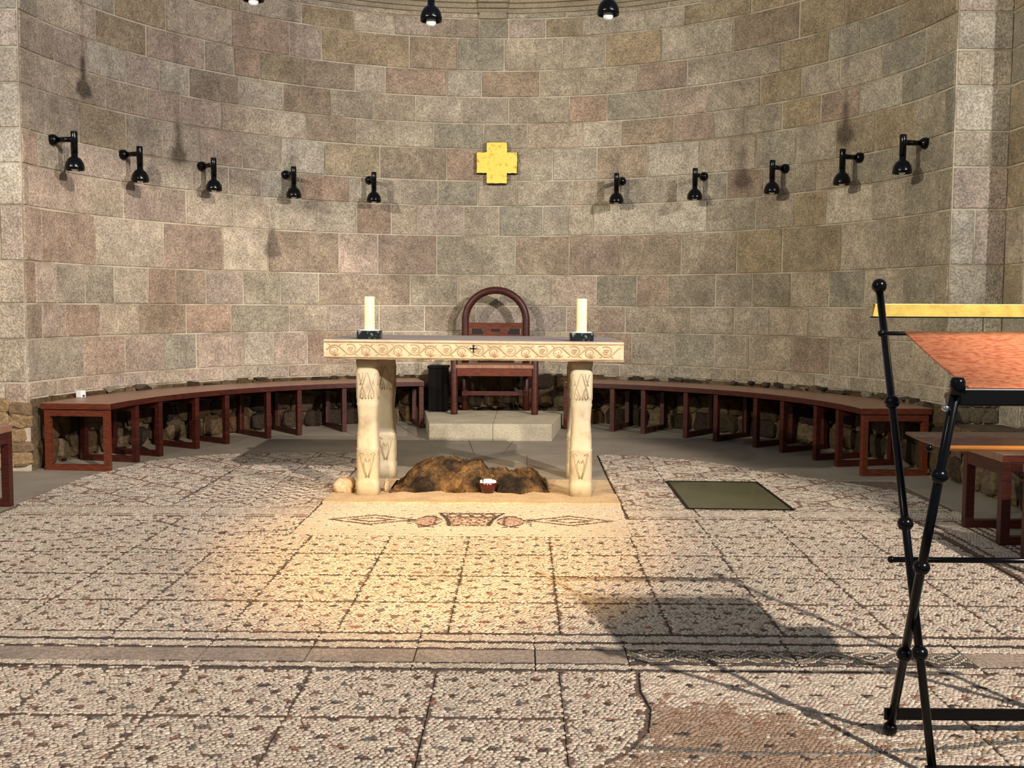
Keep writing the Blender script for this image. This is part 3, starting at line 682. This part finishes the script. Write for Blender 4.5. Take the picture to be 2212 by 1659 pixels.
# candles on their marble blocks
for X_, nm in ((-.985, 'away from'), (.388, 'nearer to')):
    zt = sz(X_, SZ1)+.0035; Y_ = 6.90
    hd = empty('candle_holder', (X_, Y_, zt), label='black marbled block holding a candle at the altar end %s the floor hatch' % nm, cat='candle holder', group='marble candle holders on the altar')
    MB().prism([(X_-.076, Y_-.05), (X_-.05, Y_-.076), (X_+.05, Y_-.076), (X_+.076, Y_-.05), (X_+.076, Y_+.05), (X_+.05, Y_+.076), (X_-.05, Y_+.076), (X_-.076, Y_+.05)], zt+.0, zt+.052).build('block', M_MARB, hd, bevel=.003)
    MB().lathe([(.066, zt+.052), (.068, zt+.058), (.045, zt+.0585), (.036, zt+.053)], (X_, Y_, 0), 20).build('drip_dish', M_WHITE, hd)
    cd = empty('candle', (X_, Y_, zt+.055), label='plain ivory pillar candle at the altar end %s the floor hatch' % nm, cat='candle', group='pillar candles on the altar')
    MB().lathe([(.0335, zt+.0535), (.034, zt+.06), (.0335, zt+.268), (.032, zt+.272), (.025, zt+.2715), (.010, zt+.268)], (X_, Y_, 0), 28).build('wax', M_CAND, cd)
    MB().tube([(X_, Y_, zt+.268), (X_+.001, Y_, zt+.276)], .0012, 6).build('wick', M_INK, cd)

# rock below the altar, its notch and the votive bowl
px_ = [-.87, -.80, -.775, -.70, -.58, -.444, -.33, -.27, -.224, -.12, -.02, .076, .125, .155, .186]; pz_ = [0, .05, .10, .158, .178, .186, .176, .165, .115, .112, .10, .105, .07, .03, 0]
nx, ny = 96, 44; v = []; f = []
def hsh(x, y, s): return math.sin(x*s*1.3+math.sin(y*s*.9+1.7)*1.6)+math.sin(y*s*1.1-x*s*.6+math.cos(x*s*.7)*1.3)
for j in range(ny+1):
    for i in range(nx+1):
        x = -.90+1.11*i/nx; yq = j/ny; y = 7.0+.62*yq+.03*math.sin(x*9)+.02*math.sin(x*23)
        prof = np.interp(x, px_, pz_); e = min(1, math.sin(math.pi*min(1, max(0, yq*1.02)))**.42*1.02)
        z = prof*e*(1+.045*hsh(x, y, 15))+.008*hsh(x, y*1.7, 27)*(prof > .01)+.0045*hsh(x*1.6, y, 53)*(prof > .01)+.003*hsh(x, y*1.4, 121)*(prof > .01)
        z -= .075*math.exp(-((x+.215)/.07)**2-((y-7.02)/.10)**2)
        if j in (0, ny) or i in (0, nx): z = -.01
        v.append((x, y, max(-.01, z)))
for j in range(ny):
    for i in range(nx): f.append((j*(nx+1)+i, j*(nx+1)+i+1, (j+1)*(nx+1)+i+1, (j+1)*(nx+1)+i))
f.append(tuple([i for i in range(nx+1)][::-1]+[j*(nx+1) for j in range(1, ny+1)]+[ny*(nx+1)+i for i in range(1, nx+1)]+[j*(nx+1)+nx for j in range(ny-1, 0, -1)]))
rock = MB().add(v, f, True).build('altar_rock', M_ROCK); tag(rock, 'large rough brown and ochre rock lying beneath the altar', 'rock')
def lump(name, loc, sc_, seed, mt, **k):
    r_ = np.random.default_rng(seed); b = MB(); rings, seg = 10, 16; v = []; f = []
    ph = r_.uniform(0, 6, 6)
    for i in range(rings+1):
        a = math.pi*i/rings
        for q in range(seg):
            t = 2*math.pi*q/seg; d = np.array([math.sin(a)*math.cos(t), math.sin(a)*math.sin(t), math.cos(a)])
            s_ = 1+.14*math.sin(3*d[0]*2+ph[0])+.12*math.sin(5*d[1]+ph[1])+.10*math.sin(6*d[2]+ph[2]+4*d[0])
            v.append((loc[0]+d[0]*sc_[0]*s_, loc[1]+d[1]*sc_[1]*s_, max(.0, loc[2]+d[2]*sc_[2]*s_)))
    for i in range(rings):
        for q in range(seg): f.append((i*seg+q, (i+1)*seg+q, (i+1)*seg+(q+1) % seg, i*seg+(q+1) % seg))
    o = b.add(v, f, True).build(name, mt); return tag(o, **k)
lump('broken_stone', (-1.17, 7.0, .045), (.075, .07, .065), 5, M_EARTH, label='small pale broken stone on the floor beside the altar pillar', cat='stone')
lump('broken_stone', (-.905, 7.10, .03), (.016, .06, .05), 8, M_EARTH, label='low pale stone wedged between altar pillar and the big rock', cat='stone')
vb = empty('votive_bowl', (-.217, 6.985, .014), label='dark red glass votive bowl with white candle set against the rock', cat='votive light')
MB().lathe([(.030, .014), (.044, .020), (.060, .055), (.066, .085), (.063, .086), (.056, .057), (.030, .030), (.001, .029)], (-.217, 6.985, 0), 28).build('bowl', M_VOT, vb)
MB().lathe([(.028, .031), (.030, .06), (.030, .098), (.026, .104), (.010, .100), (.001, .099)], (-.217, 6.985, 0), 18).build('white_candle', M_BULB, vb)
for i in range(9):
    a = 2*math.pi*i/9; MB().lathe([(.007, .05), (.010, .075), (.007, .094), (.001, .097)], (-.217+.047*math.cos(a), 6.985+.047*math.sin(a), 0), 8).build('glass_bead', M_BULB, vb)

# ------------------------------------------------------------------ curved benches
RI, RO, SEATZ = 2.80, 3.325, .508
def bench(name, t0, t1, frames, label):
    tm = (t0+t1)/2; c = pol((RI+RO)/2, tm, 0); b = empty(name, (c[0], c[1], float(zf(c[1]))), label=label, cat='bench', group='curved benches along the apse wall')
    st = arc_strip(MB(), RI-.012, RO, t0, t1, SEATZ-.046, SEATZ, 36).build('seat', M_SEAT, b, bevel=.004)
    arc_strip(MB(), RI-.0135, RI-.0115, t0, t1, SEATZ-.045, SEATZ-.002, 36).build('seat_edge', M_WOOD, st)
    tt = t0 if abs(t0) > abs(t1) else t1
    d = .03 if tt > 0 else -.03
    arc_strip(MB(), RI-.010, RO-.002, min(tt, tt+d), max(tt, tt+d), SEATZ-.045, SEATZ-.002, 1).build('end_edge', M_WOODLIT, st)
    for i, th in enumerate(frames):
        t = math.radians(th); er = np.array([math.sin(t), math.cos(t), 0]); et = np.array([math.cos(t), -math.sin(t), 0]); hw = .0225
        end = abs(th) > 84  # end frames take the lit wood colour
        p = np.array([AX, AY, 0]); zt = SEATZ-.052
        fr = empty('frame', (0, 0, 0)); fr.parent = b; fr.location = (-b.location[0], -b.location[1], -b.location[2])
        def zfl(r): return float(zf(AY+r*math.cos(t)))
        for r_, nm in ((RI+hw+.004, 'post'), (RO-hw-.02, 'post')):
            z0 = zfl(r_)
            MB().obox(p+er*r_+np.array([0, 0, (z0+zt)/2]), er*hw, et*hw, (0, 0, (zt-z0)/2)).build(nm, M_WOODLIT if end else M_WOOD, fr, bevel=.002, local=True)
        rm = (RI+RO)/2-.008; hl = (RO-RI)/2-.012-2*hw
        for zc_ in (zt-.0235, zfl(rm)+.0235):
            MB().obox(p+er*rm+np.array([0, 0, zc_]), er*(hl+.0), et*(hw-.001), (0, 0, .0225)).build('rail', M_WOODLIT if end else M_WOOD, fr, bevel=.002, local=True)
    return b
def frame_th(xs, z=.25): return [th_at(x, z, RI+.02) for x in xs]
bench('curved_bench', -86.3, -14.1, [-85.8]+frame_th([294, 345, 424, 489, 579, 646, 743, 829])+[-14.6], 'long curved wooden bench on open frames, the one by the white socket')
bench('curved_bench', 14.1, 86.3, [14.6]+frame_th([1323, 1390, 1482, 1547, 1633, 1691, 1763, 1811])+[85.8], 'long curved wooden bench on open frames, the one on the lectern side')
# socket on the wall above the seat
so = empty('wall_socket', (-3.49, 8.37, .509), math.radians(75), label='small white wall socket at the back of the curved bench', cat='socket')
MB().box((-.029, -.03, 0), (.029, .02, .056)).build('housing', M_WHITE, so, bevel=.004, local=True)
MB().box((-.012, -.0315, .006), (.012, -.029, .020)).build('slot', M_INK, so, local=True)

# ------------------------------------------------------------------ stone platform and presider's chair
PZ0, PZ1 = .0305, .186
pf = empty('stone_platform', (-.27, 10.1, .03), label='low pale stone step under the tall wooden chair', cat='platform')
for a, b in ((0, .52), (.52, 1)):
    L0, L1 = (-.83, 9.547), (.278, 9.547); B0, B1 = (-.985, 10.78), (.44, 10.78)
    lx = lambda P, Q, t: (P[0]+(Q[0]-P[0])*t, P[1])
    MB().prism([lx(L0, L1, a+.001), lx(L0, L1, b-.001), lx(B0, B1, b-.001), lx(B0, B1, a+.001)], lambda Y: float(zf(Y)), PZ1).build('step_block', mat('step_stone', (160,149,126), .8, noise=[(5, .12), (60, .12)], bump=.3) if a == 0 else bpy.data.materials['step_stone'], pf, bevel=.005)
ch = empty('wooden_chair', (-.262, 10.62, PZ1), label='dark wooden chair with a rounded arch back on the stone step', cat='chair')
c0 = -.262; z0 = PZ1; YF, YB = 10.40, 10.80
for s_ in (-1, 1):
    MB().lathe([(.034, z0), (.035, z0+.02), (.034, .90), (.030, .915)], (c0+s_*.395, YF, 0), 18).build('front_leg', M_WOOD, ch)
    MB().obox((c0+s_*.375, (YF+YB)/2, .905), (.032, 0, 0), (0, (YB-YF)/2+.05, 0), (0, 0, .018)).build('armrest', M_WOOD, ch, bevel=.008)
    MB().obox((c0+s_*.375, (YF+YB)/2, .60), (.016, 0, 0), (0, (YB-YF)/2-.03, 0), (0, 0, .045)).build('side_rail', M_WOOD, ch)
    MB().tube([(c0+s_*.31, YB+.0, z0), (c0+s_*.31, YB+.0, .4), (c0+s_*.31, YB, .7)], .034, 14).build('rear_leg', M_WOOD, ch)
arch = [(c0-.308, YB, .66), (c0-.308, YB, .9)]+[(c0-.308*math.cos(a), YB+.0, 1.098+.308*math.sin(a)) for a in np.linspace(0, math.pi, 28)]+[(c0+.308, YB, .9), (c0+.308, YB, .66)]
MB().tube(arch, .037, 14).build('arch_back', M_WOOD, ch)
bp = MB()                                           # back panel with its slots
for xa, xb, za, zb_ in ((-.275, .275, 1.015, 1.078), (-.275, -.255, .70, 1.015), (-.125, -.045, .70, 1.015), (.045, .125, .70, 1.015), (.255, .275, .70, 1.015), (-.045, .045, .70, .985), (-.255, -.125, .70, .96), (.125, .255, .70, .96)):
    bp.box((c0+xa, YB-.014, za), (c0+xb, YB+.012, zb_))
bp.build('back_panel', M_WOODLIT, ch)
for xa in (-.19, 0, .19): MB().box((c0+xa-.055, YB-.008, .95), (c0+xa+.055, YB+.008, 1.02)).build('slot_backing', M_INK, ch)
MB().obox((c0, (YF+YB)/2, .655), (.39, 0, 0), (0, (YB-YF)/2+.03, 0), (0, 0, .018)).build('seat', M_SEAT, ch, bevel=.006)
MB().obox((c0, YF, .612), (.375, 0, 0), (0, .016, 0), (0, 0, .05)).build('front_rail', M_WOODLIT, ch, bevel=.003)
MB().obox((c0, 10.62, .375), (.33, 0, 0), (0, .02, 0), (0, 0, .022)).build('stretcher', M_WOOD, ch, bevel=.003)
bx = empty('dark_stool', (-.83, 10.74, PZ1), label='dark low wooden box stool beside the arch-backed chair', cat='stool')
MB().box((-.93, 10.62, PZ1), (-.74, 10.86, .62)).build('body', mat('dark_stain', (11,7,6), .7, spec=.1), bx, bevel=.004)
MB().box((-.94, 10.61, .62), (-.73, 10.87, .645)).build('top', bpy.data.materials['dark_stain'], bx, bevel=.004)

# ------------------------------------------------------------------ box stools by the side walls
def stool(x0, x1, y0, y1, zt, label):
    b = empty('wooden_stool', ((x0+x1)/2, (y0+y1)/2, 0), label=label, cat='stool', group='wooden box stools at the sides of the nave')
    MB().box((x0, y0, zt-.042), (x1, y1, zt)).build('seat', M_SEAT, b, bevel=.004)
    MB().box((x0+.002, y0-.0015, zt-.041), (x1-.002, y0+.001, zt-.002)).build('seat_edge', M_WOODLIT, b)
    q = .05; t_ = zt-.042
    for yy in (y0+.002, y1-.002-q):
        for xx in (x0+.004, x1-.004-q): MB().box((xx, yy, 0), (xx+q, yy+q, t_)).build('leg', M_WOOD, b, bevel=.002)
        MB().box((x0+.004+q, yy+.002, .0), (x1-.004-q, yy+q-.002, .048)).build('bottom_rail', M_WOOD, b, bevel=.002)
        MB().box((x0+.004+q, yy+.002, t_-.05), (x1-.004-q, yy+q-.002, t_-.002)).build('top_rail', M_WOOD, b, bevel=.002)
    for xx in (x0+.006, x1-.006-.03): MB().box((xx, y0+.002+q, t_-.07), (xx+.03, y1-.002-q, t_-.002)).build('apron', M_WOOD, b, bevel=.002)
    return b
stool(2.525, 3.04, 5.56, 6.06, .485, 'red-brown wooden box stool behind the lectern, next to the rubble plinth')
stool(2.485, 3.0, 4.74, 5.25, .485, 'red-brown wooden box stool behind the lectern, the one further from the apse')
stool(-3.65, -3.135, 6.0, 6.50, .505, 'red-brown wooden box stool near the pier on the socket side')

# ------------------------------------------------------------------ lectern
XL, XR_ = 1.094, 1.80
lec = empty('lectern', ((XL+XR_)/2, 2.95, 0), label='black iron folding lectern with orange leather book rest and brass bar', cat='lectern')
def ax_pt(a, b, z): t = (z-a[1])/(b[1]-a[1]); return a[0]+(b[0]-a[0])*t
A0, A1 = (2.757, .004), (3.303, 1.305); B0, B1 = (3.046, .02), (2.654, 1.065)
for X_ in (XL, XR_):
    g = MB().tube([(X_+.008, A0[0], A0[1]), (X_+.008, A1[0], A1[1])], .0115, 14).build('long_leg', M_BLACK, lec)
    MB().ball((X_+.008, A1[0]+.003, A1[1]+.012), .0225).build('ball_finial', M_BLACK, g)
    for z in (.971, .634, .301): MB().ball((X_+.008, ax_pt(A0, A1, z), z), .0225).build('ball_joint', M_BLACK, g)
    g = MB().tube([(X_-.008, B0[0], B0[1]), (X_-.008, B1[0], B1[1])], .0125, 14).build('short_leg', M_BLACK, lec)
    MB().ball((X_-.008, B0[0], .0215), .0215).build('ball_foot', M_BLACK, g)
    for z in (.816, .550, .275): MB().ball((X_-.008, ax_pt(B0, B1, z), z), .0225).build('ball_joint', M_BLACK, g)
    MB().lathe([(.018, 1.035), (.0185, 1.068), (.014, 1.078), (.001, 1.079)], (X_-.008, 2.652, 0), 16).build('cap', M_BLACK, g)
    for yy, zz in ((3.168, 1.174), (2.772, .885), (3.025, .528)):
        s_ = -1 if X_ == XL else 1; MB().ball((X_+s_*.028, yy, zz), .0105, 12, 8).build('end_knob', M_BLACK, g)
    MB().ball((X_-.03, 2.668, 1.0), .010, 12, 8).build('steel_knob', mat('steel', (200,200,200), .2, metal=1.) if 'steel' not in bpy.data.materials else bpy.data.materials['steel'], g)
# leather book rest between the top rod and the thick front bar
q0, q1 = (3.135, 1.182), (2.690, 1.048)
dn = np.array([q1[0]-q0[0], q1[1]-q0[1]]); dn = dn/np.linalg.norm(dn); nr = np.array([dn[1], -dn[0]])*-1
v = []; N_ = 12
for i in range(N_+1):
    t = i/N_; sag = -.006*math.sin(math.pi*t)
    for dz in (0, -.006):
        y_ = q0[0]+(q1[0]-q0[0])*t; z_ = q0[1]+(q1[1]-q0[1])*t+sag+dz
        v += [(XL+.030+.012*t, y_, z_), (XR_-.030-.012*t, y_, z_)]
f = []
for i in range(N_):
    a, b = 4*i, 4*i+4
    f += [(a, a+1, b+1, b), (a+2, b+2, b+3, a+3), (a, b, b+2, a+2), (a+1, a+3, b+3, b+1)]
f += [(0, 2, 3, 1), (4*N_, 4*N_+1, 4*N_+3, 4*N_+2)]
f = [q[::-1] for q in f]
MB().add(v, f, True).build('book_rest', M_LEATH, lec)
MB().tube([(XL-.03, 3.168, 1.174), (XR_+.03, 3.168, 1.174)], .006, 10).build('top_rod', M_BLACK, lec)
MB().box((XL+.004, 2.664, 1.006), (XR_-.004, 2.682, 1.050)).build('front_bar', M_BLACKM, lec, bevel=.004)
MB().box((XL-.006, 3.322, 1.222), (XR_+.03, 3.327, 1.262)).build('brass_bar', M_BRASS, lec, bevel=.001)
MB().box((XL-.010, 3.318, 1.219), (XR_+.034, 3.331, 1.223)).build('bar_ledge', M_BLACKM, lec)
sh = MB(); cv = [(XL+.032, 3.11, .888), (XL+.045, 3.04, .878), (XL+.06, 2.95, .872), (XL+.075, 2.86, .872), (XL+.05, 2.79, .884)]
v = []
for x_, y_, z_ in cv: v += [(x_, y_, z_), (2*((XL+XR_)/2)-x_, y_, z_), (x_, y_, z_-.007), (2*((XL+XR_)/2)-x_, y_, z_-.007)]
f = []
for i in range(len(cv)-1):
    a, b = 4*i, 4*i+4; f += [(a, b, b+1, a+1), (a+2, a+3, b+3, b+2), (a, a+2, b+2, b), (a+1, b+1, b+3, a+3)]
f += [(0, 1, 3, 2), (4*(len(cv)-1), 4*(len(cv)-1)+2, 4*(len(cv)-1)+3, 4*(len(cv)-1)+1)]
sh.add(v, f, True).build('shelf', M_SEAT, lec)
MB().tube([(XL+.015, 2.772, .885), (XR_-.015, 2.772, .885)], .0075, 10).build('wooden_rod', mat('pale_wood', (206,130,58), .4), lec)
MB().tube([(XL-.03, 3.025, .528), (XR_+.03, 3.025, .528)], .0085, 12).build('cross_rod', M_BLACK, lec)
MB().box((XL-.03, 3.032, .052), (XR_+.03, 3.040, .086)).build('foot_bar', M_BLACKM, lec)
MB().box((XL-.012, 2.752, .004), (XR_+.03, 2.768, .034)).build('foot_bar', M_BLACKM, lec)

# ------------------------------------------------------------------ gold cross on the wall
cr = empty('wall_cross', (AX, AY+R-.06, 2.68), label='yellow gold mosaic cross with equal arms on the apse wall', cat='cross')
a_, b_ = .206, .103; zc = 2.704; xc = -.262; yb = AY+R-.028; yf = yb-.045
pl = [(-b_, -a_), (b_, -a_), (b_, -b_), (a_, -b_), (a_, b_), (b_, b_), (b_, a_), (-b_, a_), (-b_, b_), (-a_, b_), (-a_, -b_), (-b_, -b_)]
v = []; pl2 = []
for i, (p, q) in enumerate(zip(pl, pl[1:]+pl[:1])):
    for t in np.linspace(0, 1, 7)[:-1]: pl2.append((p[0]+(q[0]-p[0])*t+rnd.uniform(-.0025, .0025), p[1]+(q[1]-p[1])*t+rnd.uniform(-.0025, .0025)))
n = len(pl2)
v = [(xc+x, yf, zc+z) for x, z in pl2]+[(xc+x*.98, yb, zc+z*.98) for x, z in pl2]
g = MB().add(v, [tuple(range(n)), tuple(range(2*n-1, n-1, -1))]+[(i, n+i, n+(i+1) % n, (i+1) % n) for i in range(n)])
g.build('gold_face', M_GOLD, cr)
v = [(xc+x*1.03, yf+.012, zc+z*1.03) for x, z in pl]+[(xc+x*1.03, yb+.004, zc+z*1.03) for x, z in pl]; n = 12
MB().add(v, [tuple(range(n)), tuple(range(2*n-1, n-1, -1))]+[(i, n+i, n+(i+1) % n, (i+1) % n) for i in range(n)]).build('dark_backing', M_INK, cr)
MB().tube([(xc, yb, zc), (xc, AY+R+.01, zc)], .03, 12).build('wall_pin', M_INK, cr)

# ------------------------------------------------------------------ lamps
def bowl_prof(k=1.):
    return [(.021*k, .0), (.0245*k, -.004*k), (.0245*k, -.045*k), (.030*k, -.050*k), (.050*k, -.066*k), (.066*k, -.094*k), (.072*k, -.125*k), (.072*k, -.148*k), (.069*k, -.148*k), (.064*k, -.12*k), (.045*k, -.08*k), (.02*k, -.07*k)]
m_plate = MB(); m_plate.tube([(0, .002, 0), (0, -.01, 0), (0, -.03, 0), (0, -.048, 0), (0, -.055, 0)], [.044, .044, .041, .026, .004], 18)
me_plate = m_plate.mesh('wall_plate'); me_plate.materials.append(M_BLACK)
me_arm = MB().tube([(0, -.04, 0), (0, -.19, 0)], .0205, 14).mesh('arm'); me_arm.materials.append(M_BLACK)
me_stem = MB().lathe([(.0255, -.105), (.0255, .058), (.0245, .060)], (0, -.19, 0), 18).mesh('stem'); me_stem.materials.append(M_BLACK)
me_bowl = MB().lathe(bowl_prof(), (0, -.19, -.085), 28).mesh('shade'); me_bowl.materials.append(M_BLACK)
me_bulb = MB().ball((0, -.19, -.212), .031, 16, 10).mesh('bulb'); me_bulb.materials.append(M_BULB)
words = ['nearest to the gold cross', 'second from the gold cross', 'third from the gold cross', 'fourth from the gold cross', 'fifth and furthest from the gold cross']
for s_, side in ((-1, 'socket side'), (1, 'lectern side')):
    for i, th in enumerate((22, 36.6, 51.5, 66, 80.2)):
        L_ = empty('wall_lamp', pol(R-.008, s_*th, 2.50), math.radians(-s_*th), label='black wall lamp on the %s, %s' % (side, words[i]), cat='lamp', group='black lamps in a row on the apse wall')
        for nm, me in (('wall_plate', me_plate), ('arm', me_arm), ('stem', me_stem), ('shade', me_bowl), ('bulb', me_bulb)): obj(nm, me, L_)
pm = {}
pm['cable_tube'] = MB().lathe([(.024, 0), (.024, .10), (.006, .105), (.0055, 1.9)], (0, 0, 0), 18).mesh('cable_tube'); pm['cable_tube'].materials.append(M_BLACK)
pm['shade'] = MB().lathe([(r, z+.0) for r, z in bowl_prof()], (0, 0, .005), 28).mesh('shade'); pm['shade'].materials.append(M_BLACK)
pm['bulb'] = MB().ball((0, 0, -.146), .034, 16, 10).mesh('bulb'); pm['bulb'].materials.append(M_BULB)
ry = 7.2
for (xp, yp), nm in (((555, -6), 'end of the row nearer the socket'), ((931, 36), 'middle lamp of the row of three'), ((1305, 22), 'end of the row nearer the lectern')):
    X_ = (xp-1126)*ry/F; zz = H+(661-yp)*ry/F+.062
    L_ = empty('pendant_lamp', (X_, ry, zz), label='black hanging bowl lamp with white bulb, '+nm, cat='lamp', group='pendant lamps in front of the apse')
    for k_ in ('cable_tube', 'shade', 'bulb'): obj(k_, pm[k_], L_)
    MB().tube([(X_, ry, zz+1.85), (X_, ry, 5.02)], .0055, 8).build('cable', M_BLACK, L_)
bar = MB().box((-3.7, ry-.05, 5.0), (3.16, ry+.05, 5.12)).build('lamp_beam', M_BLACKM); tag(bar, 'black beam high across the apse opening carrying the hanging lamps', 'beam')
